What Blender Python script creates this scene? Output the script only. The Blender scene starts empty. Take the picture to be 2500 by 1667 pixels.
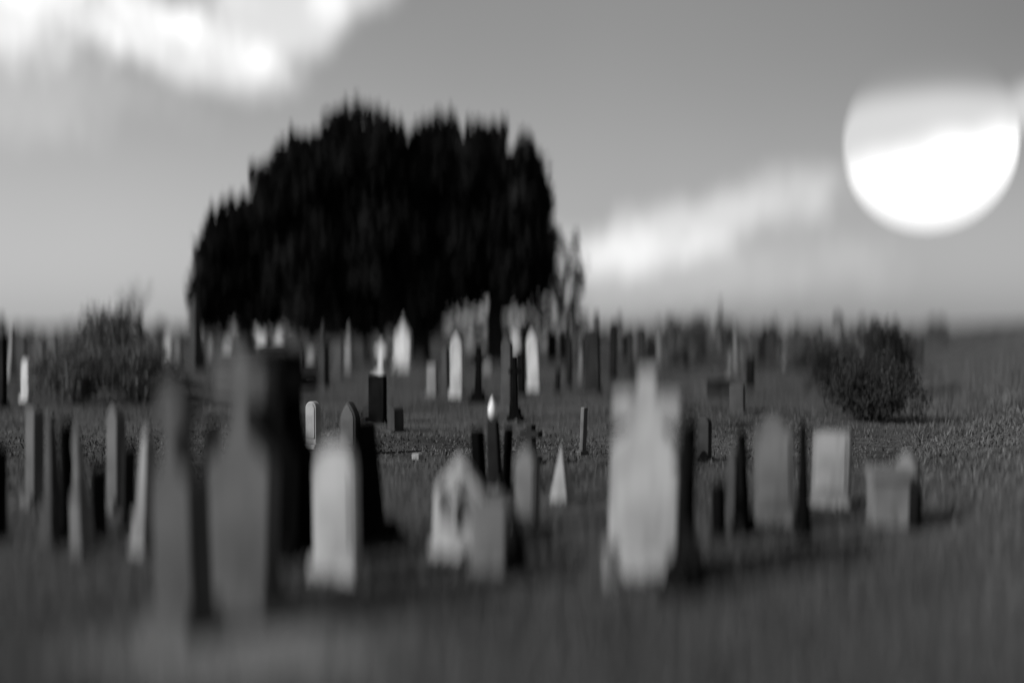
import bpy, bmesh, math, random
from mathutils import Vector, Matrix, Euler
R = math.radians
C = bpy.context.scene.collection
sc = bpy.context.scene

# ------------------------------------------------------------------ camera
EYE = 1.6
F = 40.0 / 36.0 * 2500.0                    # focal length in photograph pixels
PITCH = math.atan(33.5 / F)                 # horizon at y = 800 of 1667
cam_d = bpy.data.cameras.new("camera")
cam = bpy.data.objects.new("camera", cam_d); C.objects.link(cam)
cam.location = (0, 0, EYE)
cam.rotation_euler = (R(90) - PITCH, 0, 0)
cam_d.lens = 40.0; cam_d.sensor_width = 36.0
cam_d.clip_start = 0.1; cam_d.clip_end = 8000
cam_d.dof.use_dof = True
cam_d.dof.focus_distance = 15.5
cam_d.dof.aperture_fstop = 0.090
cam_d.dof.aperture_ratio = 4.4              # tall oval blur discs (vertical smear of the lens)
sc.camera = cam

# ------------------------------------------------------------------ sun and sky
SUN_EL, SUN_A = R(34), R(29)                # from the left, slightly behind the camera
sd = Vector((-math.cos(SUN_EL) * math.cos(SUN_A), -math.cos(SUN_EL) * math.sin(SUN_A), math.sin(SUN_EL)))
sun_d = bpy.data.lights.new("sun", 'SUN'); sun_d.energy = 4.1; sun_d.angle = R(0.6)
sun_d.color = (1, 1, 1)
sun = bpy.data.objects.new("sun", sun_d); C.objects.link(sun)
sun.rotation_euler = sd.to_track_quat('Z', 'Y').to_euler()
sun.location = (-30, -8, 30)

world = bpy.data.worlds.new("World"); sc.world = world; world.use_nodes = True
nt = world.node_tree; N = nt.nodes; L = nt.links
for n in list(N): N.remove(n)
def nd(t, **k):
    n = N.new(t)
    for a, b in k.items(): setattr(n, a, b)
    return n
def mth(op, a, b=None, c=None, clamp=False):
    n = nd('ShaderNodeMath', operation=op, use_clamp=clamp)
    for i, v in enumerate((a, b, c)):
        if v is None: continue
        if isinstance(v, (int, float)): n.inputs[i].default_value = v
        else: L.new(v, n.inputs[i])
    return n.outputs[0]
def sstep(v, lo, hi):
    n = nd('ShaderNodeMapRange', interpolation_type='SMOOTHSTEP')
    L.new(v, n.inputs[0]); n.inputs[1].default_value = lo; n.inputs[2].default_value = hi
    return n.outputs[0]
sky = nd('ShaderNodeTexSky', sky_type='NISHITA')
sky.sun_disc = False; sky.sun_elevation = SUN_EL
sky.sun_rotation = math.atan2(sd.x, sd.y)
sky.air_density = 1.0; sky.dust_density = 2.0; sky.ozone_density = 1.0
bw = nd('ShaderNodeRGBToBW'); L.new(sky.outputs[0], bw.inputs[0])
base = mth('MULTIPLY', mth('POWER', bw.outputs[0], 0.55), 1.42)   # flattened like the photograph's grey film
tc = nd('ShaderNodeTexCoord'); sp = nd('ShaderNodeSeparateXYZ'); L.new(tc.outputs['Generated'], sp.inputs[0])
az = mth('ARCTAN2', sp.outputs[0], sp.outputs[1]); el = mth('ARCSINE', sp.outputs[2])
nz = nd('ShaderNodeTexNoise'); nz.inputs['Scale'].default_value = 9; nz.inputs['Detail'].default_value = 5; nz.inputs['Roughness'].default_value = .62
L.new(tc.outputs['Generated'], nz.inputs['Vector'])
nz2 = nd('ShaderNodeTexNoise'); nz2.inputs['Scale'].default_value = 2.2; nz2.inputs['Detail'].default_value = 3
L.new(tc.outputs['Generated'], nz2.inputs['Vector'])
wob = mth('MULTIPLY', mth('SUBTRACT', nz.outputs[0], .5), 1.0)
def cloud(a0, e0, ra, re, rot, amp, lo=1.0, hi=.35, wamp=1.7):
    """soft cloud bank at azimuth a0, elevation e0 (radians)"""
    da = mth('SUBTRACT', az, a0); de = mth('SUBTRACT', el, e0)
    c_, s_ = math.cos(rot), math.sin(rot)
    u = mth('DIVIDE', mth('ADD', mth('MULTIPLY', da, c_), mth('MULTIPLY', de, s_)), ra)
    v = mth('DIVIDE', mth('SUBTRACT', mth('MULTIPLY', de, c_), mth('MULTIPLY', da, s_)), re)
    r = mth('SQRT', mth('ADD', mth('MULTIPLY', u, u), mth('MULTIPLY', v, v)))
    r = mth('ADD', r, mth('MULTIPLY', wob, wamp * 1.35))
    return mth('MULTIPLY', sstep(mth('SUBTRACT', 1.0, r), -lo * .25, hi * 1.6), amp)
parts = [
    cloud(-.45, .262, .14, .060, -.05, 4.6),    # white bank, upper left
    cloud(-.30, .236, .12, .024, -.26, 3.4),      # tongue falling to the right
    cloud(-.40, .285, .15, .030, .0, 1.6),
    cloud(-.195, .262, .070, .042, .12, 3.9),     # second white bank
    cloud(-.135, .287, .045, .026, .3, 2.2),
    cloud(-.40, .195, .11, .045, .0, 1.1),        # faint grey veil below
    cloud(.17, .092, .105, .030, .26, 2.6),      # bright streak right of the tree
    cloud(.08, .068, .13, .022, .03, 1.1),
    cloud(.13, .045, .17, .035, .0, 1.0),
    cloud(.45, .175, .09, .016, .08, 3.0),
]
tot = base
grad = mth('MULTIPLY', sstep(el, .30, -.02), mth('MULTIPLY_ADD', sstep(az, .15, -.35), 1.2, .65))
tot = mth('MULTIPLY', tot, mth('MULTIPLY_ADD', mth('SUBTRACT', nz2.outputs[0], .5), .25, 1.0))
tot = mth('ADD', tot, grad)
tot = mth('MULTIPLY', tot, mth('SUBTRACT', 1.0, mth('MULTIPLY', mth('MULTIPLY', sstep(az, .05, .5), sstep(el, .02, .25)), .34)))
for p in parts: tot = mth('ADD', tot, p)
cc = nd('ShaderNodeCombineColor')
for i in range(3): L.new(tot, cc.inputs[i])
bg = nd('ShaderNodeBackground'); bg.inputs[1].default_value = 0.12
L.new(cc.outputs[0], bg.inputs[0])
wo = nd('ShaderNodeOutputWorld'); L.new(bg.outputs[0], wo.inputs[0])

sc.view_settings.view_transform = 'Standard'; sc.view_settings.look = 'None'
sc.view_settings.gamma = 1.0; sc.view_settings.exposure = 0.0

# ------------------------------------------------------------------ helpers
random.seed(11)
def terrain(x, y):
    z = .035 * math.sin(x * .7 + 1) * math.cos(y * .53) + .03 * math.sin(x * .23 + y * .31)
    z *= min(1, max(0, (y + 10) / 10))
    s = x - .365 * y                                         # grassy bank rising on the right
    if y > 0 and s > 0:
        t = min(1, s / 7.); z += 2.1 * t * t * (3 - 2 * t)
    return z
def ray(px, py):
    d = Vector(((px - 1250) / F, (833.5 - py) / F, -1.0))
    return Matrix.Rotation(R(90) - PITCH, 3, 'X') @ d
def at(px, base_py):
    d = ray(px, base_py); t = EYE / -d.z
    return Vector((d.x * t, d.y * t, 0))
def z_of(px, py, dist):
    d = ray(px, py); return EYE + d.z / d.y * dist

MATS = {}
def mat_nodes(name, rough=.85, spec=.2):
    m = bpy.data.materials.new(name); m.use_nodes = True
    b = m.node_tree.nodes['Principled BSDF']
    b.inputs['Roughness'].default_value = rough
    b.inputs['Specular IOR Level'].default_value = spec
    return m, m.node_tree, b
def grey(v): return (v, v, v, 1)
def noise_mat(name, lo, hi, scale=3., rough=.85, spec=.2, bump=.3, bscale=40., detail=6, pos=(.35, .65), stains=None):
    if name in MATS: return MATS[name]
    m, t, b = mat_nodes(name, rough, spec)
    n = t.nodes; l = t.links
    tcn = n.new('ShaderNodeTexCoord')
    a = n.new('ShaderNodeTexNoise'); a.inputs['Scale'].default_value = scale; a.inputs['Detail'].default_value = detail
    l.new(tcn.outputs['Object'], a.inputs['Vector'])
    r = n.new('ShaderNodeValToRGB'); r.color_ramp.elements[0].position = pos[0]; r.color_ramp.elements[1].position = pos[1]
    r.color_ramp.elements[0].color = grey(lo); r.color_ramp.elements[1].color = grey(hi)
    l.new(a.outputs[0], r.inputs[0])
    col = r.outputs[0]
    if stains:                                                    # lichen and rain streak patches
        mp = n.new('ShaderNodeMapping'); mp.inputs['Scale'].default_value = (5, 5, 1.1)
        l.new(tcn.outputs['Object'], mp.inputs[0])
        s = n.new('ShaderNodeTexNoise'); s.inputs['Scale'].default_value = 1.6; s.inputs['Detail'].default_value = 7
        l.new(mp.outputs[0], s.inputs['Vector'])
        r2 = n.new('ShaderNodeValToRGB'); r2.color_ramp.elements[0].position = .45; r2.color_ramp.elements[1].position = .68
        r2.color_ramp.elements[0].color = grey(0); r2.color_ramp.elements[1].color = grey(1)
        l.new(s.outputs[0], r2.inputs[0])
        mx = n.new('ShaderNodeMix'); mx.data_type = 'RGBA'
        l.new(r2.outputs[0], mx.inputs[0]); l.new(col, mx.inputs[6]); mx.inputs[7].default_value = grey(stains)
        col = mx.outputs[2]
    l.new(col, b.inputs['Base Color'])
    if bump:
        bn = n.new('ShaderNodeTexNoise'); bn.inputs['Scale'].default_value = bscale; bn.inputs['Detail'].default_value = 4
        l.new(tcn.outputs['Object'], bn.inputs['Vector'])
        bp = n.new('ShaderNodeBump'); bp.inputs['Strength'].default_value = bump; bp.inputs['Distance'].default_value = .01
        l.new(bn.outputs[0], bp.inputs['Height']); l.new(bp.outputs[0], b.inputs['Normal'])
    MATS[name] = m
    return m
def stone(v):
    v = round(v, 3)
    return noise_mat('stone %.3f' % v, v * .78, min(.82, v * 1.18), 3.5, .9 if v > .03 else .7, .15 if v > .03 else .0, .4, 45, stains=v * .62)

def link(name, me, m, parent=None, bevel=0.0, smooth=False):
    o = bpy.data.objects.new(name, me); C.objects.link(o)
    if m: me.materials.append(m)
    if parent: o.parent = parent
    if bevel:
        b = o.modifiers.new('bevel', 'BEVEL'); b.width = bevel; b.segments = 2; b.limit_method = 'ANGLE'; b.angle_limit = R(35)
    if smooth:
        for p in me.polygons: p.use_smooth = True
    return o
def tag(o, label=None, cat=None, group=None, kind=None):
    if label: o['label'] = label
    if cat: o['category'] = cat
    if group: o['group'] = group
    if kind: o['kind'] = kind
    return o
def prism(name, pts, y0, y1, m, parent, bevel=.012):
    """outline (x, z) extruded from y0 to y1"""
    bm = bmesh.new()
    a = [bm.verts.new((x, y0, z)) for x, z in pts]; b = [bm.verts.new((x, y1, z)) for x, z in pts]
    n = len(pts)
    bm.faces.new(a); bm.faces.new(b[::-1])
    for i in range(n): bm.faces.new((a[i], b[i], b[(i + 1) % n], a[(i + 1) % n]))
    bmesh.ops.recalc_face_normals(bm, faces=bm.faces)
    me = bpy.data.meshes.new(name); bm.to_mesh(me); bm.free()
    return link(name, me, m, parent, bevel)
def tbox(name, w0, d0, w1, d1, z0, z1, m, parent, bevel=.012):
    bm = bmesh.new()
    lo = [bm.verts.new((sx * w0 / 2, sy * d0 / 2, z0)) for sx, sy in ((-1, -1), (1, -1), (1, 1), (-1, 1))]
    hi = [bm.verts.new((sx * w1 / 2, sy * d1 / 2, z1)) for sx, sy in ((-1, -1), (1, -1), (1, 1), (-1, 1))]
    bm.faces.new(lo[::-1]); bm.faces.new(hi)
    for i in range(4): bm.faces.new((lo[i], lo[(i + 1) % 4], hi[(i + 1) % 4], hi[i]))
    me = bpy.data.meshes.new(name); bm.to_mesh(me); bm.free()
    return link(name, me, m, parent, bevel)
def lathe(name, prof, m, parent, loc=(0, 0, 0), seg=20):
    vs, fs = [], []
    for r, z in prof:
        for k in range(seg):
            a = 2 * math.pi * k / seg; vs.append((loc[0] + r * math.cos(a), loc[1] + r * math.sin(a), loc[2] + z))
    for i in range(len(prof) - 1):
        for k in range(seg):
            fs.append((i * seg + k, i * seg + (k + 1) % seg, (i + 1) * seg + (k + 1) % seg, (i + 1) * seg + k))
    fs.append(tuple(range(seg))[::-1]); fs.append(tuple((len(prof) - 1) * seg + k for k in range(seg)))
    me = bpy.data.meshes.new(name); me.from_pydata(vs, [], fs); me.update()
    return link(name, me, m, parent, 0, True)
def arc(cx, cz, r, a0, a1, n, rz=None):
    rz = r if rz is None else rz
    return [(cx + r * math.cos(R(a0 + (a1 - a0) * i / n)), cz + rz * math.sin(R(a0 + (a1 - a0) * i / n))) for i in range(n + 1)]

# ------------------------------------------------------------------ gravestone kinds (origin at base centre, face towards -y)
def top_round(w, z0, h): return [(-w / 2, z0), (w / 2, z0)] + arc(0, h - w / 2, w / 2, 0, 180, 14)
def top_gothic(w, z0, h):
    s = h - w * .85
    right = [(w / 2 * (1 - (k / 7.) ** 1.7), s + (h - s) * (k / 7.)) for k in range(8)]
    return [(-w / 2, z0), (w / 2, z0)] + right + [(-x, z) for x, z in right[-2::-1]]
def top_shoulder(w, z0, h):
    r = w * .32; s = h - r * .95
    return [(-w / 2, z0), (w / 2, z0), (w / 2, s - .03), (w * .46, s), (r, s)] + arc(0, s, r, 0, 180, 12, r * .95)[1:-1] + [(-r, s), (-w * .46, s), (-w / 2, s - .03)]
def top_ogee(w, z0, h, neck):
    s = h - w * .55
    right = []
    for k in range(9):
        t = k / 8.; right.append((neck + (w / 2 - neck) * (1 - t) ** 1.9, s + (h - s) * t))
    return [(-w / 2, z0), (w / 2, z0)] + right + [(-x, z) for x, z in right[::-1]]
def cross_pts(sw, z0, z1, span, aw, az_, taper=1.25):
    x = sw / 2; b = x * taper; s = span / 2; a = aw / 2
    return [(-b, z0), (b, z0), (x, az_ - a), (s, az_ - a), (s, az_ + a), (x, az_ + a), (x, z1), (-x, z1), (-x, az_ + a), (-s, az_ + a), (-s, az_ - a), (-x, az_ - a)]
def annulus(name, cx, cz, r0, r1, y0, y1, m, parent, n=28):
    vs, fs = [], []
    for k in range(n):
        a = 2 * math.pi * k / n; c, s = math.cos(a), math.sin(a)
        for r, y in ((r0, y0), (r1, y0), (r1, y1), (r0, y1)): vs.append((cx + r * c, y, cz + r * s))
    for k in range(n):
        i, j = 4 * k, 4 * ((k + 1) % n)
        for q in range(4): fs.append((i + q, i + (q + 1) % 4, j + (q + 1) % 4, j + q))
    me = bpy.data.meshes.new(name); me.from_pydata(vs, [], fs); me.update()
    bm = bmesh.new(); bm.from_mesh(me); bmesh.ops.recalc_face_normals(bm, faces=bm.faces); bm.to_mesh(me); bm.free()
    return link(name, me, m, parent, .006)

def build(kind, p, w, h, t, m, detail=True, m2=None, cp=(.72, .13, .24, .84, .875)):
    ph = min(.16, h * .12)
    if kind in ('round', 'gothic', 'shoulder', 'flat'):
        tbox('plinth', w * 1.22, t * 2.1, w * 1.16, t * 1.9, -.1, ph, m, p)
        o = {'round': top_round, 'gothic': top_gothic, 'shoulder': top_shoulder,
             'flat': lambda w, z0, h: [(-w / 2, z0), (w / 2, z0), (w / 2, h - .02), (w * .47, h), (-w * .47, h), (-w / 2, h - .02)]}[kind](w, ph - .002, h)
        prism('tablet', o, -t / 2, t / 2, m, p)
        if detail:                                                # raised panel of the face
            q = [(x * .78, ph + .08 + (z - ph) * .82) for x, z in o]
            prism('panel', q, -t / 2 - .012, -t / 2 + .01, m2 or m, p, .004)
    elif kind in ('cross', 'celtic'):
        tbox('plinth', w * 1.0, max(t * 3, w * .6), w * .92, max(t * 2.7, w * .55), -.1, h * .10, m, p)
        tbox('step', w * .68, t * 2.2, w * .6, t * 1.9, h * .10, h * .22, m, p)
        sw = w * .24; azz = h * .76
        prism('cross', cross_pts(sw, h * .22, h, w * .82, sw * 1.02, azz, 1.5), -t / 2, t / 2, m, p)
        if kind == 'celtic':
            annulus('ring', 0, azz, w * .21, w * .30, -t * .3, t * .3, m, p)
    elif kind == 'crossslab':
        tbox('plinth', w * 1.15, t * 2.0, w * 1.1, t * 1.8, -.1, ph, m, p)
        sh = h * cp[0]
        prism('tablet', top_ogee(w, ph - .002, sh, w * cp[1]), -t / 2, t / 2, m, p)
        prism('cross', cross_pts(w * cp[2], sh - .002, h, w * cp[3], h * .12, h * cp[4], 1.15), -t * .42, t * .42, m, p)
    elif kind == 'blockcross':
        tbox('plinth', w * 1.12, t * 2.0, w * 1.08, t * 1.8, -.1, ph, m, p)
        s1, s2 = h * .64, h * .70
        prism('tablet', [(-w / 2, ph), (w / 2, ph), (w / 2, s1), (w * .36, s2), (-w * .36, s2), (-w / 2, s1)], -t / 2, t / 2, m, p)
        a0, a1 = h * .76, h * .885
        q = [(w * .30, s2 - .002), (w * .22, a0), (w * .50, a0), (w * .50, a1), (w * .14, a1), (w * .14, h)]
        prism('cross', [(-x, z) for x, z in q] + q[::-1], -t * .42, t * .42, m, p)
    elif kind == 'obelisk':
        tbox('plinth', w, w, w * .95, w * .95, -.1, h * .08, m, p)
        tbox('die', w * .78, w * .78, w * .72, w * .72, h * .08, h * .28, m, p)
        tbox('cornice', w * .84, w * .84, w * .84, w * .84, h * .28, h * .315, m, p)
        tbox('shaft', w * .56, w * .56, w * .34, w * .34, h * .315, h * .93, m, p)
        tbox('tip', w * .338, w * .338, w * .02, w * .02, h * .93, h, m, p, 0)
    elif kind == 'pedestal':
        tbox('plinth', w, w * .8, w * .95, w * .75, -.1, h * .12, m, p)
        tbox('die', w * .8, w * .6, w * .74, w * .56, h * .12, h * .62, m, p)
        tbox('cornice', w * .8, w * .6, w * .95, w * .72, h * .62, h * .68, m, p)
        s = h * .32; r = w * .24
        lathe('urn', [(r * .7, 0), (r * .5, s * .12), (r * .4, s * .2), (r, s * .5), (r * .95, s * .66), (r * .55, s * .78), (r * .7, s * .84), (r * .35, s * .93), (.01, s)], m, p, (0, 0, h * .68 - .002))
    elif kind == 'block':
        tbox('plinth', w, w * .85, w * .96, w * .8, -.1, h * .13, m, p)
        tbox('die', w * .82, w * .66, w * .8, w * .64, h * .13, h * .88, m, p)
        tbox('cap', w * .84, w * .68, w * .98, w * .8, h * .88, h * .95, m, p)
        tbox('roof', w * .9, w * .7, w * .3, w * .2, h * .95, h, m, p)
    elif kind == 'spire':
        tbox('plinth', w * 1.15, t * 2.2, w * 1.05, t * 1.9, -.1, ph, m, p)
        s = h * .62
        prism('tablet', [(-w / 2, ph), (w / 2, ph), (w / 2, s), (w * .36, s + h * .06), (w * .12, h * .84), (-w * .12, h * .84), (-w * .36, s + h * .06), (-w / 2, s)], -t / 2, t / 2, m, p)
        lathe('finial', [(w * .10, 0), (w * .05, h * .05), (w * .11, h * .075), (w * .04, h * .10), (.006, h * .16)], m, p, (0, 0, h * .838), 10)
        if detail:
            prism('niche', top_gothic(w * .6, ph + .05, s + h * .06), -t / 2 - .015, -t / 2 + .01, m2 or m, p, .004)
    elif kind == 'chest':
        tbox('plinth', w, t, w * .98, t * .97, -.1, h * .12, m, p)
        tbox('body', w * .9, t * .86, w * .9, t * .86, h * .12, h * .86, m, p)
        tbox('lid', w * .98, t * .95, w, t, h * .86, h, m, p)
    elif kind == 'pyramid':
        tbox('plinth', w, w, w * .96, w * .96, -.1, h * .12, m, p)
        tbox('spire', w * .9, w * .9, w * .06, w * .06, h * .12, h, m, p)
    elif kind == 'tracery':                                       # gabled stone with carved arches, hollow shade painted as darker plates
        tbox('plinth', w * 1.1, t * 2.4, w * 1.05, t * 2.0, -.1, ph, m, p)
        prism('tablet', [(-w / 2, ph), (w / 2, ph), (w / 2, h * .66), (0, h), (-w / 2, h * .66)], -t / 2, t / 2, m, p)
        dk = m2 or m
        for sx in (-1, 1):
            q = [(sx * w * .21 + x, z) for x, z in top_gothic(w * .27, h * .33, h * .68)]
            prism('recess_shade', q, -t / 2 - .006, -t / 2 + .01, stone(.16), p, .003)
            e = [(sx * w * .21 + x * 1.3, z) for x, z in arc(0, h * .57, w * .15, 180, 0, 12, h * .16)]
            ii = [(sx * w * .21 + x, z) for x, z in arc(0, h * .57, w * .145, 0, 180, 12, h * .13)]
            prism('arch_moulding', e + ii, -t / 2 - .05, -t / 2 + .01, dk, p, .003)
        annulus('roundel', 0, h * .80, w * .07, w * .12, -t / 2 - .05, -t / 2 + .01, dk, p, 18)
        prism('mullion', [(-w * .03, h * .3), (w * .03, h * .3), (w * .02, h * .72), (-w * .02, h * .72)], -t / 2 - .05, -t / 2 + .01, dk, p, .003)
    elif kind == 'glint':                                         # slim pier, white tip painted for the highlight on polished stone
        tbox('plinth', w * 1.5, w * 1.5, w * 1.4, w * 1.4, -.1, ph, m, p)
        tbox('shaft', w, w, w * .8, w * .8, ph, h * .76, m, p)
        r = w * .42; s = h * .24
        lathe('glint', [(r * .3, 0), (r * .8, s * .18), (r, s * .34), (r * .8, s * .6), (r * .4, s * .82), (.004, s)], m2, p, (0, 0, h * .758), 14)
    elif kind == 'statue':                                        # draped figure on a pedestal
        tbox('plinth', w, w, w * .95, w * .95, -.1, h * .08, m, p)
        tbox('die', w * .82, w * .82, w * .74, w * .74, h * .08, h * .45, m, p)
        s = h * .55
        r = w * .33
        lathe('draped_figure', [(r, 0), (r * .9, s * .2), (r * .62, s * .45), (r * .66, s * .6), (r * .8, s * .74), (r * .55, s * .82), (r * .22, s * .85), (r * .34, s * .9), (r * .33, s * .96), (r * .12, s)], m, p, (0, 0, h * .448), 16)

YAW = 33.0
rl = random.Random(17)
NAMES = {'round': 'headstone', 'gothic': 'headstone', 'shoulder': 'headstone', 'flat': 'headstone', 'cross': 'cross_gravestone',
         'celtic': 'celtic_cross_gravestone', 'crossslab': 'cross_headstone', 'blockcross': 'block_cross_headstone', 'obelisk': 'obelisk_monument', 'pedestal': 'urn_monument',
         'block': 'pedestal_monument', 'spire': 'gabled_headstone', 'chest': 'chest_tomb', 'pyramid': 'spire_monument', 'tracery': 'carved_headstone',
         'glint': 'glint_monument', 'statue': 'statue_monument'}
def grave(kind, x0, x1, top, base, tone, label, cat='gravestone', group=None, yaw=None, thick=None, lean=0.0, detail=True, tone2=None, tilt=0.0, cp=(.72, .13, .24, .84, .875)):
    px = (x0 + x1) / 2
    loc = at(px, base); dist = loc.y
    ppm = F / dist
    W = (x1 - x0) / ppm
    h = z_of(px, top, dist)
    yaw = YAW if yaw is None else yaw
    rel = R(yaw) - math.atan2(loc.x, loc.y)                       # angle between the face and the line of sight
    if kind in ('obelisk', 'pedestal', 'block', 'pyramid', 'glint', 'statue'):
        w = W / (abs(math.cos(rel)) + .75 * abs(math.sin(rel))); t = w
    else:
        t = thick if thick else min(.3, max(.10, W * .22))
        if kind == 'chest': t = thick or W * .4
        w = max(W * .55, (W - t * abs(math.sin(rel))) / max(.5, abs(math.cos(rel))))
        w *= {'round': .86, 'gothic': .86, 'shoulder': .86, 'flat': .86, 'crossslab': .88, 'blockcross': .9}.get(kind, 1)
    root = bpy.data.objects.new(NAMES[kind], None); C.objects.link(root)
    root.empty_display_size = .2
    root.location = (loc.x, loc.y, terrain(loc.x, loc.y) - .02)
    root.rotation_euler = (R(tilt + rl.uniform(-2.2, 2.2)), R(lean + rl.uniform(-2.4, 2.4)), R(-yaw + rl.uniform(-4, 4)))
    tag(root, label, cat, group)
    build(kind, root, w, h, t, stone(tone), detail, stone(tone2) if tone2 else None, cp)
    return root

# ------------------------------------------------------------------ ground
def ground_mesh():
    def axis(lim0, step0, lim1, growth):
        v = [0.0]; s = step0
        while v[-1] < lim1:
            if v[-1] > lim0: s *= growth
            v.append(v[-1] + s)
        return v
    xp = axis(14, .45, 3000, 1.16); xs = [-a for a in xp[:0:-1]] + xp
    yp = axis(40, .5, 3500, 1.14); yn = axis(4, .8, 600, 1.5); ys = [-a for a in yn[:0:-1]] + yp
    vs = [(x, y, terrain(x, y)) for y in ys for x in xs]
    nx = len(xs)
    fs = [(j * nx + i, j * nx + i + 1, (j + 1) * nx + i + 1, (j + 1) * nx + i) for j in range(len(ys) - 1) for i in range(nx - 1)]
    me = bpy.data.meshes.new('ground'); me.from_pydata(vs, [], fs); me.update()
    return me
def ground_material():
    m, t, b = mat_nodes('turf', 1.0, 0.0)
    n = t.nodes; l = t.links
    g = n.new('ShaderNodeNewGeometry')
    def noise(scale, det, sy=1.0):
        mp = n.new('ShaderNodeMapping'); mp.inputs['Scale'].default_value = (1, sy, 1)
        l.new(g.outputs['Position'], mp.inputs[0])
        a = n.new('ShaderNodeTexNoise'); a.inputs['Scale'].default_value = scale; a.inputs['Detail'].default_value = det
        l.new(mp.outputs[0], a.inputs['Vector']); return a.outputs[0]
    def ramp(v, p0, c0, p1, c1):
        r = n.new('ShaderNodeValToRGB'); e = r.color_ramp.elements
        e[0].position = p0; e[0].color = grey(c0); e[1].position = p1; e[1].color = grey(c1)
        l.new(v, r.inputs[0]); return r.outputs[0]
    def mul(a, c):
        x = n.new('ShaderNodeMix'); x.data_type = 'RGBA'; x.blend_type = 'MULTIPLY'; x.inputs[0].default_value = 1
        l.new(a, x.inputs[6]); l.new(c, x.inputs[7]); return x.outputs[2]
    c = ramp(noise(.35, 5), .32, .040, .68, .095)                 # worn and lush patches of turf
    c = mul(c, ramp(noise(2.6, 5, 1.6), .35, .72, .65, 1.15))
    c = mul(c, ramp(noise(38, 3), .3, .55, .7, 1.4))
    # pale misty veil painted into the turf colour before the grey crosses
    def mm(op, a, b_):
        x = n.new('ShaderNodeMath'); x.operation = op
        for i, v in enumerate((a, b_)):
            if isinstance(v, (int, float)): x.inputs[i].default_value = v
            else: l.new(v, x.inputs[i])
        return x.outputs[0]
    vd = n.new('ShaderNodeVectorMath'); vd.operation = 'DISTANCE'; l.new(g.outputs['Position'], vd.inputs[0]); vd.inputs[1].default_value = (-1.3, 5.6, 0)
    haze_mask = ramp(mm('ADD', vd.outputs['Value'], mm('MULTIPLY', mm('SUBTRACT', noise(1.7, 4), .5), 1.6)), .45, 1.0, 1.0, 0.0)
    mx = n.new('ShaderNodeMix'); mx.data_type = 'RGBA'; l.new(haze_mask, mx.inputs[0]); l.new(c, mx.inputs[6]); mx.inputs[7].default_value = grey(.15)
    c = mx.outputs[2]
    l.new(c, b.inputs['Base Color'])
    bp = n.new('ShaderNodeBump'); bp.inputs['Strength'].default_value = .6; bp.inputs['Distance'].default_value = .04
    l.new(noise(30, 4), bp.inputs['Height']); l.new(bp.outputs[0], b.inputs['Normal'])
    return m
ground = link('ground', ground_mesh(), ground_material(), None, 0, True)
tag(ground, 'mown cemetery turf, rising in a grassy bank at the right', None, None, 'structure')

# ------------------------------------------------------------------ leaf and trunk helpers
def leaf_mesh(name, cells, seed, m, parent, upright=.0):
    """cells: (centre, radii, count, size, shell) - many small leaf sprays filling ellipsoids"""
    rnd = random.Random(seed); vs, fs = [], []
    for c, rad, cnt, size, shell in cells:
        for _ in range(cnt):
            while True:
                d = Vector((rnd.uniform(-1, 1), rnd.uniform(-1, 1), rnd.uniform(-1, 1)))
                if 0.02 < d.length <= 1: break
            d.normalize()
            r = (shell + (1 - shell) * rnd.random() ** .6) * (1 + rnd.gauss(0, .045))
            p = Vector((c[0] + d.x * rad[0] * r, c[1] + d.y * rad[1] * r, c[2] + d.z * rad[2] * r))
            s = size * rnd.uniform(.5, 1.35)
            e = Euler((rnd.uniform(-.9, .9) if upright else rnd.uniform(0, 6.3), rnd.uniform(-.9, .9) if upright else rnd.uniform(0, 6.3), rnd.uniform(0, 6.3)))
            mt = e.to_matrix(); k = len(vs); st = 1.0 + upright
            for q in ((-.45, 0, -.5 * st), (.35, .12, -.25), (.18, 0, .75 * st), (-.3, -.1, .3)):
                vs.append(tuple(p + mt @ (Vector(q) * s)))
            fs.append((k, k + 1, k + 2, k + 3))
    me = bpy.data.meshes.new(name); me.from_pydata(vs, [], fs); me.update()
    return link(name, me, m, parent)
def tube_into(vs, fs, pts, radii, seg=8):
    base = len(vs)
    for i, p in enumerate(pts):
        a = pts[max(0, i - 1)]; b = pts[min(len(pts) - 1, i + 1)]
        d = (Vector(b) - Vector(a)).normalized()
        u = d.cross(Vector((0, 1, .13))).normalized(); v = d.cross(u)
        for k in range(seg):
            an = 2 * math.pi * k / seg
            vs.append(tuple(Vector(p) + (u * math.cos(an) + v * math.sin(an)) * radii[i]))
    for i in range(len(pts) - 1):
        for k in range(seg):
            fs.append((base + i * seg + k, base + i * seg + (k + 1) % seg, base + (i + 1) * seg + (k + 1) % seg, base + (i + 1) * seg + k))
def limb_mesh(name, lines, m, parent):
    vs, fs = [], []
    for pts, rad in lines: tube_into(vs, fs, pts, rad)
    me = bpy.data.meshes.new(name); me.from_pydata(vs, [], fs); me.update()
    return link(name, me, m, parent, 0, True)
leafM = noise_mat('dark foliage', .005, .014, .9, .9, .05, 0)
sparseM = noise_mat('twig foliage', .015, .035, .9, .9, .05, 0)
barkM = noise_mat('bark', .014, .03, 6, .95, .05, .5, 20)
shrubM = noise_mat('shrub leaves', .07, .13, 2., .9, .05, 0)
darkshrubM = noise_mat('dark shrub leaves', .022, .045, 2., .9, .05, 0)

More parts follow.
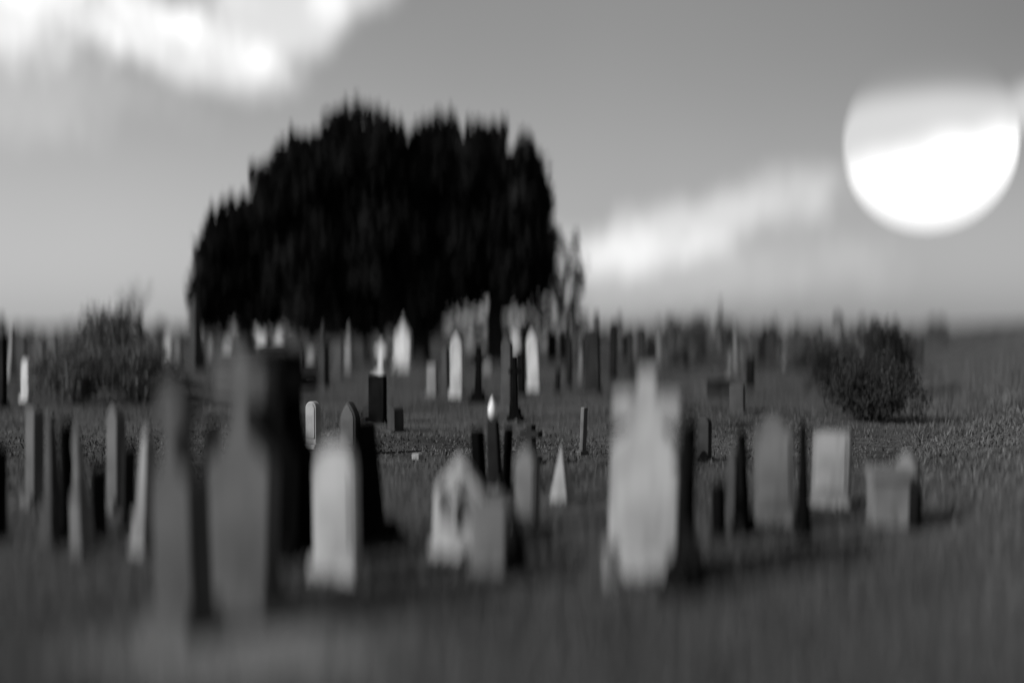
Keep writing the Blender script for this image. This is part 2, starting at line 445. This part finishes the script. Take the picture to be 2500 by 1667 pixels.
def big_tree(px, base_py, blobs, trunk_r, label, seed, tips=()):
    loc = at(px, base_py); D = loc.y; ppm = F / D
    root = bpy.data.objects.new('tree', None); C.objects.link(root); root.location = (loc.x, loc.y, terrain(loc.x, loc.y))
    tag(root, label, 'tree', 'big dark trees behind the graves')
    def P(x, y): return ((x - px) / ppm, z_of(x, y, D))
    rnd = random.Random(seed); cells = []
    for bx, by, rx, ry, dens in blobs:
        X, Z = P(bx, by); a, c = rx / ppm, ry / ppm; dp = max(a, min(2.8, c)) * .95
        if dens == 1:
            cells.append(((X, 0, Z), (a * .80, dp * .8, c * .82), int(420 * a * c), .75, .2))     # light-tight heart
            for _ in range(int(16 * a * c) + 8):                                                   # outer clumps, uneven outline
                d = Vector((rnd.gauss(0, 1), rnd.gauss(0, 1), rnd.gauss(0, 1))).normalized()
                r = rnd.uniform(.74, .98); s = rnd.uniform(.28, .62)
                cells.append(((X + d.x * a * r, d.y * dp * r, Z + d.z * c * r), (s, s, s * rnd.uniform(.9, 1.5)), int(115 * s), .20, .1))
        else:
            for _ in range(int(10 * a * c * dens) + 6):
                q = Vector((rnd.uniform(-1, 1), rnd.uniform(-1, 1), rnd.uniform(-1, 1)))
                s = rnd.uniform(.15, .42)
                cells.append(((X + q.x * a, q.y * dp, Z + q.z * c), (s, s, s * 1.3), int(70 * s * 1.4), .13, .1))
    for tx, ty, hw, hh in [(a + rnd.uniform(-22, 22), b + rnd.uniform(-6, 22), c * rnd.uniform(.4, 1.3), d * rnd.uniform(.5, 1.25)) for a, b, c, d in tips for _k in range(3)]:                                                                    # upright leading shoots
        X, Z = P(tx, ty)
        for _ in range(3):
            q = rnd.uniform(.8, 2.0)
            cells.append(((X + rnd.uniform(-.35, .35), rnd.uniform(-1.2, 1.2), Z - hh / ppm * .5), (hw / ppm, hw / ppm, hh / ppm * q), int(45 * q), .13, .0))
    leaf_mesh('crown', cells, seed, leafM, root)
    H = P(px, min(b[1] for b in blobs))[1]
    lines = [([(0, 0, -.2), (.03, 0, .6), (-.05, .05, 2.0), (.08, 0, H * .5), (0, 0, H * .9)], [trunk_r * 1.45, trunk_r, trunk_r * .86, trunk_r * .6, .08])]
    for k in range(11):
        z = rnd.uniform(1.5, H * .7); a = rnd.uniform(0, 6.28); l = rnd.uniform(1.6, 3.6); up = rnd.uniform(.3, 1.4)
        q = Vector((math.cos(a) * l, math.sin(a) * l, l * up))
        p0 = Vector((0, 0, z))
        lines.append(([tuple(p0), tuple(p0 + q * .4 + Vector((0, 0, -.15))), tuple(p0 + q)], [trunk_r * .38, trunk_r * .24, .03]))
    limb_mesh('trunk', lines, barkM, root)
    return root

big_tree(600, 884, [(548, 655, 68, 125, 1), (610, 585, 75, 105, 1), (640, 700, 105, 105, 1), (515, 735, 42, 75, 1), (560, 790, 70, 35, .6)], .32,
         'lower dark tree forming the left shoulder of the big clump', 3, [(530, 530, 8, 18), (560, 505, 8, 20), (600, 490, 8, 20), (640, 490, 8, 20)])
big_tree(1020, 888, [(690, 520, 75, 130, 1), (745, 450, 75, 125, 1), (850, 410, 85, 130, 1), (925, 420, 75, 130, 1), (770, 640, 120, 150, 1), (935, 620, 140, 190, 1), (1010, 720, 90, 110, 1), (820, 780, 130, 45, 1)], .5,
         'tallest black tree in the middle of the clump with a ragged crown top', 4,
         [(640, 410, 8, 25), (715, 335, 7, 25), (755, 325, 7, 22), (790, 320, 8, 20), (830, 285, 8, 25), (860, 275, 8, 25), (885, 270, 8, 25), (915, 280, 8, 25), (945, 285, 7, 25), (975, 320, 8, 20)])
big_tree(1210, 886, [(1050, 440, 85, 140, 1), (1165, 440, 90, 135, 1), (1260, 490, 85, 135, 1), (1130, 610, 120, 150, 1), (1260, 620, 105, 140, 1), (1380, 670, 45, 110, 2.5), (1350, 740, 75, 80, 2.2), (1230, 765, 130, 45, .9), (1110, 790, 70, 50, .8)], .38,
         'broad dark tree on the right of the clump, bare trunk showing below', 5,
         [(1015, 305, 8, 22), (1045, 290, 8, 25), (1075, 292, 8, 25), (1105, 300, 8, 20), (1150, 310, 8, 20), (1190, 300, 8, 22), (1225, 305, 8, 20), (1275, 340, 8, 20)])

def shrub(px0, px1, top, base, m, label, seed, cat='shrub', dens=1.0, name='shrub'):
    px = (px0 + px1) / 2; loc = at(px, base); D = loc.y; ppm = F / D
    w = (px1 - px0) / ppm / 2; h = z_of(px, top, D)
    root = bpy.data.objects.new(name, None); C.objects.link(root); root.location = (loc.x, loc.y, terrain(loc.x, loc.y))
    tag(root, label, cat, None)
    rnd = random.Random(seed); cells = [((0, 0, h * .38), (w * .6, w * .55, h * .34), int(800 * dens), h * .06 + .02, .2)]
    for _ in range(46):
        a = rnd.uniform(0, 6.28); r = rnd.uniform(.2, 1.0); s = rnd.uniform(.10, .32) * min(w, h)
        z = rnd.uniform(.12, .95) ** .8
        cells.append(((math.cos(a) * r * w * (1.05 - abs(z - .4) * .7), math.sin(a) * r * w * .9, z * h), (s, s, s * 1.5), int(700 * s * dens) + 20, h * .024 + .01, .0))
    leaf_mesh('foliage', cells, seed, m, root)
    lines = []
    for k in range(5):
        a = rnd.uniform(0, 6.28)
        lines.append(([(0, 0, -.08), (math.cos(a) * w * .2, math.sin(a) * w * .2, h * .35), (math.cos(a) * w * .45, math.sin(a) * w * .4, h * .75)], [h * .022, h * .016, h * .006]))
    limb_mesh('stem', lines, barkM, root)
    return root
shrub(70, 300, 835, 985, shrubM, 'lowest broad grey shrub at the left, nearest the picture edge', 28)
shrub(160, 385, 772, 950, shrubM, 'tallest grey shrub behind the left graves', 21)
shrub(240, 460, 850, 985, shrubM, 'rounded grey shrub just left of the weathered grey cross', 22)
shrub(1890, 2010, 812, 905, shrubM, 'low scrubby bush on the right skyline behind the pale pillar', 31)
shrub(2030, 2160, 798, 890, shrubM, 'scrubby bush beside the thin pole at the right skyline', 32)
shrub(1600, 1755, 780, 905, shrubM, 'dark bushy shrub among the far stones under the thin pole', 23)
shrub(2050, 2270, 800, 958, darkshrubM, 'large dark shrub at the foot of the grassy bank, right', 24)
shrub(1990, 2265, 905, 1035, darkshrubM, 'low spreading dark shrub in front of the large one, right', 34)
shrub(1950, 2120, 835, 950, darkshrubM, 'dark shrub left of the large one by the grassy bank', 27)
shrub(1648, 1722, 1290, 1440, darkshrubM, 'small black bush at the right foot of the large pale cross', 25)
shrub(1466, 1520, 1325, 1425, noise_mat('pale leaves', .25, .45, 3, .9, .05, 0), 'pale leafy plant at the left foot of the large pale cross', 26, 'plant', .6, 'leafy_plant')

# scrubby hedgerows along the far edge of the cemetery
def hedge(px0, px1, base, tops, label, seed):
    a = at(px0, base); b = at(px1, base); D = a.y; rnd = random.Random(seed)
    root = bpy.data.objects.new('hedgerow', None); C.objects.link(root); root.location = ((a.x + b.x) / 2, D, 0)
    tag(root, label, 'hedge')
    cells = []; n = int((b.x - a.x) / 1.1)
    for i in range(n):
        x = a.x + (b.x - a.x) * (i + rnd.random()) / n; h = z_of(px0, rnd.uniform(*tops), D) ; zt = terrain(x, D)
        for _ in range(3):
            r = rnd.uniform(.4, .9)
            cells.append(((x - root.location.x + rnd.uniform(-.8, .8), rnd.uniform(-.6, .6), zt + h * rnd.uniform(.25, .8)), (r, r, h * .35), 70, .26, .1))
    leaf_mesh('foliage', cells, seed, shrubM, root)
    lines = [([(x_, 0, terrain(root.location.x + x_, D) - .1), (x_ + .1, 0, .8), (x_, .1, 1.4)], [.07, .05, .02]) for x_ in [(b.x - a.x) * (k / 12. - .5) for k in range(1, 12)]]
    for l_ in lines: limb_mesh('stem', [l_], barkM, root)
hedge(-60, 470, 838, (782, 812), 'ragged hedgerow on the skyline left of the big trees', 41)
hedge(1370, 2330, 840, (778, 812), 'ragged hedgerow on the skyline right of the big trees', 42)

# bare distant tree, left
def bare_tree(px, top, base, label, seed):
    loc = at(px, base); D = loc.y; h = z_of(px, top, D); rnd = random.Random(seed)
    root = bpy.data.objects.new('bare_tree', None); C.objects.link(root); root.location = (loc.x, loc.y, terrain(loc.x, loc.y))
    tag(root, label, 'tree')
    lines = [([(0, 0, -.1), (.05, 0, h * .4), (-.05, 0, h * .7)], [h * .03, h * .022, h * .012])]
    tw = []
    def grow(p, d, l, r, n):
        q = p + d * l
        (lines if n > 2 else tw).append(([tuple(p), tuple((p + q) / 2 + Vector((rnd.gauss(0, l * .05),) * 3)), tuple(q)], [r, r * .8, r * .55]))
        if n:
            for _ in range(3):
                grow(q, (d + Vector((rnd.gauss(0, .5), rnd.gauss(0, .5), rnd.gauss(.1, .3)))).normalized(), l * .72, r * .55, n - 1)
    for k in range(5):
        grow(Vector((0, 0, h * (.3 + .09 * k))), Vector((rnd.gauss(0, .6), rnd.gauss(0, .6), .8)).normalized(), h * .2, h * .012, 4)
    limb_mesh('trunk', lines, barkM, root); limb_mesh('crown', tw, barkM, root)
bare_tree(345, 705, 850, 'faint bare tree on the skyline left of the big trees', 7)

def pole(px, top, base, label):
    loc = at(px, base); D = loc.y; h = z_of(px, top, D)
    root = bpy.data.objects.new('utility_pole', None); C.objects.link(root); root.location = (loc.x, loc.y, terrain(loc.x, loc.y))
    tag(root, label, 'pole')
    m = stone(.03)
    lathe('shaft', [(.13, -.1), (.12, h * .5), (.09, h)], m, root, (0, 0, 0), 10)
    tbox('crossarm', .9, .09, .9, .09, h - .5, h - .38, m, root, 0)
pole(1759, 733, 838, 'tallest thin pole rising over the dark shrub')
pole(1893, 775, 838, 'short thin pole between the dark capped stone and the pale pillar')
pole(2110, 778, 838, 'thin pole on the skyline above the dark bushes at the right')

# ------------------------------------------------------------------ near gravestones
G = grave
NG = 'graves in the front rows'; MG = 'graves in the middle rows'
G('crossslab', 492, 688, 858, 1490, .11, 'large grey cross on a sloping-shouldered slab, its shaded side built hard behind', group=NG, yaw=18, thick=.16)
G('crossslab', 562, 784, 852, 1366, .004, 'tall black cross shape set as the shaded side of the grey cross', group=NG, yaw=18, thick=.30, cp=(.68, .22, .42, .96, .85))  # near-black shape placed as the grey cross's side in shade
G('crossslab', 378, 530, 925, 1560, .085, 'weathered grey cross headstone left of the largest grey cross', group=NG, yaw=22, thick=.16)
G('flat', 494, 530, 1040, 1430, .012, 'narrow dark stone between the two grey crosses', group=NG, detail=False)
G('round', 758, 892, 1085, 1408, .40, 'bright white round-topped slab right of the black cross shape', group=NG, yaw=24, thick=.1)
G('celtic', 872, 962, 1012, 1335, .006, 'leaning black ringed cross right of the white round-topped slab', group=NG, lean=-5, yaw=50, thick=.16)
G('tracery', 1052, 1184, 1112, 1354, .38, 'white gabled stone carved with two arches', group=NG, yaw=22, tone2=.42)
G('flat', 1142, 1246, 1207, 1384, .17, 'plain grey rectangular slab beside the white carved gable', group=NG, yaw=12, thick=.1, detail=False)
G('pyramid', 1232, 1290, 1205, 1400, .008, 'small black pointed spire stone in front of the plain grey slab', group=NG)
G('flat', 1156, 1194, 1045, 1215, .004, 'left black slab of the dark pair below the white highlight', group=NG, detail=False, lean=-4)
G('flat', 1222, 1246, 1040, 1205, .004, 'right black slab of the dark pair below the white highlight', group=NG, detail=False)
G('glint', 1192, 1228, 968, 1185, .02, 'slim dark pier topped by a white shape painted as a highlight', group=NG, tone2=.8, yaw=20)
G('shoulder', 1250, 1322, 1092, 1292, .16, 'grey shouldered stone right of the black spire', group=NG, yaw=25)
G('pyramid', 1342, 1406, 1088, 1225, .30, 'short pale spire shaped like a cone between slab and great cross', group=NG)
G('flat', 1412, 1432, 985, 1105, .13, 'thin pale upright post left of the great cross', group=MG, detail=False)
G('blockcross', 1474, 1668, 896, 1395, .36, 'great pale cross on a broad slab, largest stone right of centre', group=NG, yaw=16, thick=.16, cp=(.72, .26, .42, .86, .825))
G('celtic', 1618, 1718, 1005, 1425, .008, 'black ringed cross behind the right edge of the great pale cross', group=NG, yaw=20, thick=.25)
G('round', 1736, 1774, 1168, 1312, .006, 'small black round-topped stone right of the black bush', group=NG, detail=False)
G('round', 1770, 1806, 1090, 1300, .06, 'dim grey round stone just behind the small black one', group=NG, detail=False)
G('celtic', 1790, 1846, 1040, 1305, .008, 'slender black ringed cross left of the broad grey slab', group=NG, thick=.12)
G('shoulder', 1838, 1946, 1006, 1272, .115, 'broad grey shouldered slab with a paler carved head', group=NG, yaw=14, thick=.12, tone2=.15)
G('obelisk', 1938, 1984, 1012, 1312, .006, 'black obelisk between the two broad grey slabs', group=NG)
G('flat', 1974, 2080, 1042, 1228, .19, 'pale flat-topped slab right of the black obelisk', group=NG, yaw=22, thick=.12, tone2=.26)
G('chest', 2112, 2226, 1134, 1268, .17, 'pale low chest tomb at the right end of the front row', group=NG, yaw=10, thick=.5)
G('shoulder', 2186, 2252, 1094, 1255, .19, 'pale shouldered stone behind the low chest tomb', group=NG)
G('flat', 2216, 2250, 1180, 1290, .012, 'small dark slab added as the shaded right side of the chest tomb', group=NG, detail=False)  # dark slab put where the tomb's side is only shaded
# left side
G('flat', -14, 18, 815, 990, .015, 'dark tall slab cut by the left picture edge, upper', group=MG, detail=False)
G('flat', -12, 12, 1090, 1335, .008, 'black slab cut by the left picture edge, lower', group=NG, detail=False)
G('round', 50, 80, 872, 975, .45, 'small bright white rounded stone at the far left', group=MG, detail=False)
G('flat', 60, 108, 993, 1235, .11, 'grey upright slab below the white rounded stone', group=NG, detail=False)
G('obelisk', 98, 164, 1010, 1335, .07, 'dull grey obelisk on a wide base at the left', group=NG)
G('flat', 152, 186, 1032, 1345, .006, 'tall black slab between grey obelisk and pale statue', group=NG, detail=False)
G('statue', 172, 236, 1040, 1365, .16, 'pale draped statue on a pedestal at the left', group=NG)
G('flat', 222, 262, 1140, 1335, .015, 'low dark slab right of the draped statue', group=NG, detail=False)
G('gothic', 258, 308, 985, 1245, .12, 'tall narrow grey pointed slab right of the draped statue', group=NG, detail=False)
G('obelisk', 314, 398, 1058, 1358, .24, 'pale obelisk on a bright broad base left of the grey crosses', group=NG)
G('flat', 300, 326, 1090, 1300, .02, 'dark slim slab between pointed slab and pale obelisk', group=NG, detail=False)
# ------------------------------------------------------------------ middle rows
G('round', 744, 786, 972, 1090, .30, 'pale round stone glimpsed behind the black cross shape', group=MG)
G('gothic', 826, 884, 970, 1105, .055, 'dim pointed stone behind the leaning black cross', group=MG, tone2=.09)
G('round', 944, 988, 986, 1050, .055, 'little isolated rounded stone casting a long shadow', group=MG, thick=.2, yaw=40, detail=False)
G('flat', 1003, 1036, 1098, 1116, .30, 'tiny pale marker lying low in the open turf', group=MG, detail=False)
G('flat', 896, 948, 912, 1032, .008, 'black slab added as the shadowed foot of the white ringed cross', group=MG, detail=False, lean=-3)  # black slab stands for tree shadow over the lower part of the stone
G('celtic', 908, 952, 828, 925, .45, 'white ringed cross left of the white gabled spire', group=MG)
G('spire', 960, 1006, 772, 898, .42, 'bright white gabled stone with a needle finial before the trees', group=MG, yaw=40, tone2=.5)
G('flat', 1040, 1072, 890, 967, .19, 'low grey-white slab left of the tall white stone', group=MG, detail=False)
G('flat', 1078, 1100, 850, 968, .055, 'grey slab touching the left of the tall white stone', group=MG, detail=False)
G('gothic', 1096, 1136, 815, 972, .38, 'tall white pointed stone in front of the tree trunk', group=MG)
G('celtic', 1144, 1190, 845, 988, .006, 'black ringed cross just right of the tall white stone', group=MG, yaw=15)
G('flat', 1178, 1206, 882, 907, .2, 'little pale block under the bare tree trunk', group=MG, detail=False)
G('shoulder', 1220, 1254, 828, 1002, .06, 'tall grey slab right of the tree trunk', group=MG, detail=False)
G('celtic', 1238, 1278, 862, 1024, .006, 'black ringed cross in front of the tall grey slab', group=MG, yaw=15)
G('flat', 1262, 1284, 858, 970, .008, 'black slab left of the second tall white stone', group=MG, detail=False)
G('round', 1246, 1274, 800, 860, .36, 'small white round stone behind the black ringed cross', group=MG, detail=False)
G('gothic', 1286, 1324, 802, 948, .42, 'second tall white pointed stone, right of the tree trunk', group=MG)
G('round', 1336, 1360, 795, 882, .018, 'dark rounded stone right of the second white pointed stone', group=MG, detail=False)
G('flat', 1352, 1368, 898, 958, .015, 'small dark post-like stone below the dark rounded one', group=MG, detail=False)
G('flat', 1382, 1396, 820, 940, .018, 'thin dark slab left of the pale-edged monument', group=MG, detail=False)
G('flat', 1410, 1426, 855, 930, .12, 'pale narrow slab edging a dark broad one', group=MG, detail=False)
G('round', 1425, 1470, 798, 960, .025, 'dark broad round-topped stone left of the great cross', group=MG, detail=False)
G('chest', 1690, 1790, 922, 970, .06, 'long low grey chest tomb below the dark shrub', group=MG, yaw=-12, thick=.9)
G('flat', 1778, 1822, 938, 1008, .065, 'plain grey slab at the end of the long chest tomb', group=MG, detail=False)
G('cross', 1766, 1796, 850, 928, .11, 'small pale cross right of the pole shrub', group=MG)
G('celtic', 1792, 1828, 848, 908, .085, 'small grey ringed cross beside the pale plain cross', group=MG)
G('flat', 1820, 1842, 868, 948, .01, 'black narrow slab right of the small ringed cross', group=MG, detail=False)
G('flat', 2006, 2038, 908, 948, .06, 'low grey slab before the dark bushes', group=MG, detail=False)
G('flat', 2026, 2046, 848, 962, .012, 'left of two black slabs by the dark bushes', group=MG, detail=False)
G('flat', 2058, 2078, 866, 962, .012, 'right of two black slabs by the dark bushes', group=MG, detail=False)
G('gothic', 2214, 2256, 810, 905, .035, 'dim pointed stone on the bank above the large shrub', group=MG, detail=False)
G('shoulder', 1590, 1625, 1010, 1130, .03, 'dim shouldered stone behind the great pale cross, right', group=MG, detail=False)
G('round', 1700, 1740, 1010, 1120, .045, 'grey rounded stone above the small black round-topped one', group=MG, detail=False)
G('cross', 1262, 1330, 1030, 1130, .03, 'dim cross behind the grey shouldered stone', group=MG)

# ------------------------------------------------------------------ far rows
ORD = ['leftmost', 'second from the left', 'third from the left', 'fourth from the left', 'fifth from the left', 'sixth from the left', 'seventh from the left', 'eighth from the left', 'ninth from the left', 'tenth from the left',
       'eleventh from the left', 'twelfth from the left', 'thirteenth from the left', 'fourteenth from the left', 'fifteenth from the left', 'sixteenth from the left', 'seventeenth from the left', 'eighteenth from the left', 'nineteenth from the left', 'twentieth from the left']
far_left = [('obelisk', 14, 42, 790, 925, .22), ('flat', 40, 66, 806, 900, .05), ('gothic', 80, 112, 798, 892, .07), ('flat', 116, 142, 802, 900, .10), ('obelisk', 292, 328, 782, 872, .17),
            ('round', 364, 388, 828, 905, .13), ('flat', 398, 420, 816, 880, .30), ('round', 423, 448, 812, 902, .09), ('obelisk', 452, 502, 722, 905, .05)]
far_tree = [('round', 508, 524, 825, 872, .15), ('round', 541, 572, 824, 872, .22), ('spire', 588, 612, 782, 858, .09), ('spire', 616, 654, 784, 858, .5), ('gothic', 650, 672, 806, 858, .42), ('spire', 670, 694, 805, 856, .4),
            ('spire', 704, 742, 792, 908, .05), ('round', 748, 772, 850, 902, .2), ('pedestal', 772, 808, 788, 952, .035), ('flat', 810, 840, 826, 918, .06), ('pedestal', 838, 870, 793, 900, .18), ('round', 884, 906, 842, 888, .12), ('round', 1020, 1042, 862, 892, .025)]
far_right = [('flat', 1366, 1386, 800, 878, .05), ('pedestal', 1490, 1536, 768, 872, .05), ('statue', 1536, 1572, 788, 872, .09), ('round', 1576, 1608, 820, 884, .08),
             ('pedestal', 1846, 1880, 786, 890, .015), ('flat', 1886, 1912, 806, 884, .03), ('block', 1908, 1950, 786, 890, .2), ('round', 1948, 1974, 812, 884, .03), ('obelisk', 2083, 2108, 798, 905, .10)]
rf = random.Random(5)
def clash(x0, x1, lst): return any(x0 < s[2] + 1 and x1 > s[1] - 1 for s in lst)
def fill(lst, xa, xb, n, tones, tries=400, b0=832, b1=882):
    k = 0
    while k < n and tries:
        tries -= 1
        w = rf.uniform(14, 30); x = rf.uniform(xa, xb); b = rf.uniform(b0, b1); sc_ = (b - 800) / 60.
        if clash(x, x + w, lst): continue
        t = b - rf.uniform(.95, 1.3) * (b - 800) - 7
        lst.append((rf.choice(['round', 'flat', 'gothic', 'cross', 'shoulder', 'obelisk', 'pedestal']), x, x + w, t, b, rf.choice(tones))); k += 1
fill(far_left, -20, 500, 7, [.03, .05, .09, .2])
fill(far_tree, 505, 1350, 6, [.02, .04, .10, .2])
fill(far_right, 1365, 2210, 11, [.02, .03, .05, .10])
near_right = []
fill(near_right, 1370, 2180, 18, [.015, .03, .06, .13], b0=885, b1=935)
TW = lambda v: 'black' if v < .02 else 'dark' if v < .045 else 'grey' if v < .11 else 'pale' if v < .3 else 'white'
KW = {'obelisk': 'obelisk', 'flat': 'flat-topped stone', 'gothic': 'pointed stone', 'round': 'round-topped stone', 'spire': 'gabled stone', 'pedestal': 'urn monument', 'cross': 'cross', 'shoulder': 'shouldered stone', 'statue': 'figure-topped monument', 'block': 'capped square pillar'}
for lst, where, grp in ((far_left, 'far stones left of the big trees', 'far stones left of the big trees'), (far_tree, 'far stones under the big trees', 'far stones under the big trees'), (far_right, 'far stones right of the big trees', 'far stones right of the big trees'), (near_right, 'the second far row at right', 'second far row right of the big trees')):
    lst.sort(key=lambda s: s[1] + s[2])
    for i, s in enumerate(lst):
        G(s[0], s[1], s[2], s[3], s[4], s[5], '%s %s, %s of %s' % (TW(s[5]), KW[s[0]], ORD[i], where), group=grp, detail=(s[0] == 'spire'))

# ------------------------------------------------------------------ grass
def grass(name, label, n, area, h0, h1, seed, lo, hi, wid=.006):
    rnd = random.Random(seed); vs, fs = [], []
    for _ in range(n):
        x, y = area(rnd)
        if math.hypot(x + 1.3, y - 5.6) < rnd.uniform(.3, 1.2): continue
        z = terrain(x, y); h = rnd.uniform(h0, h1); a = rnd.uniform(0, 6.28)
        w = wid * rnd.uniform(.7, 1.5) * (1 + y * .05); dx, dy = math.cos(a) * w, math.sin(a) * w
        bx, by = rnd.gauss(0, h * .35), rnd.gauss(0, h * .35); k = len(vs)
        vs += [(x - dx, y - dy, z - .01), (x + dx, y + dy, z - .01), (x + dx * .6 + bx * .45, y + dy * .6 + by * .45, z + h * .6), (x + bx, y + by, z + h)]
        fs += [(k, k + 1, k + 2), (k, k + 2, k + 3)]
    me = bpy.data.meshes.new(name); me.from_pydata(vs, [], fs); me.update()
    o = link(name, me, noise_mat(name + ' blades', lo, hi, 2.5, .8, .1, 0)); tag(o, label, 'grass', None, 'stuff')
def near_area(r):
    y = 3.5 + 75 * r.random() ** 2.2; return r.uniform(-.55, .55) * y, y
def bank_area(r):
    y = 4 + 56 * r.random() ** 1.4; return .34 * y + .2 + 11 * r.random() ** .8, y
grass('grass', 'short mown grass covering the cemetery', 130000, near_area, .02, .06, 1, .055, .10)
grass('tall_grass', 'longer pale grass growing on the bank at the right', 80000, bank_area, .03, .12, 2, .06, .12, .007)

# ------------------------------------------------------------------ glowing disc added for the out-of-focus lens spot
def bokeh_disc():
    D = 3000.; d = ray(2268, 348); c = Vector((0, 0, EYE)) + d / d.y * D; r = 201 / F * D
    bm = bmesh.new(); bmesh.ops.create_uvsphere(bm, u_segments=72, v_segments=40, radius=r)
    me = bpy.data.meshes.new('bokeh_disc'); bm.to_mesh(me); bm.free()
    m = bpy.data.materials.new('bokeh glow'); m.use_nodes = True; t = m.node_tree; n = t.nodes; l = t.links
    for x in list(n): n.remove(x)
    tcn = n.new('ShaderNodeTexCoord'); s = n.new('ShaderNodeSeparateXYZ'); l.new(tcn.outputs['Object'], s.inputs[0])
    nz = n.new('ShaderNodeTexNoise'); nz.inputs['Scale'].default_value = .9 / r; l.new(tcn.outputs['Object'], nz.inputs['Vector'])
    def M(op, a, b, c=None):
        q = n.new('ShaderNodeMath'); q.operation = op
        for i, v in enumerate((a, b, c)):
            if v is None: continue
            if isinstance(v, (int, float)): q.inputs[i].default_value = v
            else: l.new(v, q.inputs[i])
        return q.outputs[0]
    # height across the face, tilted, with noisy fading edge
    hgt = M('ADD', M('ADD', M('MULTIPLY', s.outputs[2], 1 / r), M('MULTIPLY', s.outputs[0], -.22 / r)), M('MULTIPLY', M('SUBTRACT', nz.outputs[0], .5), .5))
    def mr(v, a, b, c, d):
        q = n.new('ShaderNodeMapRange'); q.interpolation_type = 'SMOOTHSTEP'; l.new(v, q.inputs[0])
        for i, k in enumerate((a, b, c, d)): q.inputs[i + 1].default_value = k
        return q.outputs[0]
    em = n.new('ShaderNodeEmission'); l.new(M('MULTIPLY', mr(hgt, .12, -.28, .70, 1.4), mr(s.outputs[2], r * .75, r * .35, .55, 1.)), em.inputs[1])
    tr = n.new('ShaderNodeBsdfTransparent')
    h2 = M('ADD', M('MULTIPLY', s.outputs[2], 1 / r), M('MULTIPLY', M('SUBTRACT', nz.outputs[0], .5), .12))
    al = M('MAXIMUM', mr(h2, .66, .26, 0., 1.), mr(h2, 1.0, .5, 0., .22))
    mx = n.new('ShaderNodeMixShader'); l.new(al, mx.inputs[0]); l.new(tr.outputs[0], mx.inputs[1]); l.new(em.outputs[0], mx.inputs[2])
    o_ = n.new('ShaderNodeOutputMaterial'); l.new(mx.outputs[0], o_.inputs[0])
    o = link('bokeh_disc', me, m, None, 0, True); o.location = c
    tag(o, 'huge glowing white disc at upper right added for a blurred lens spot, its top fading out', 'bokeh_disc')
bokeh_disc()
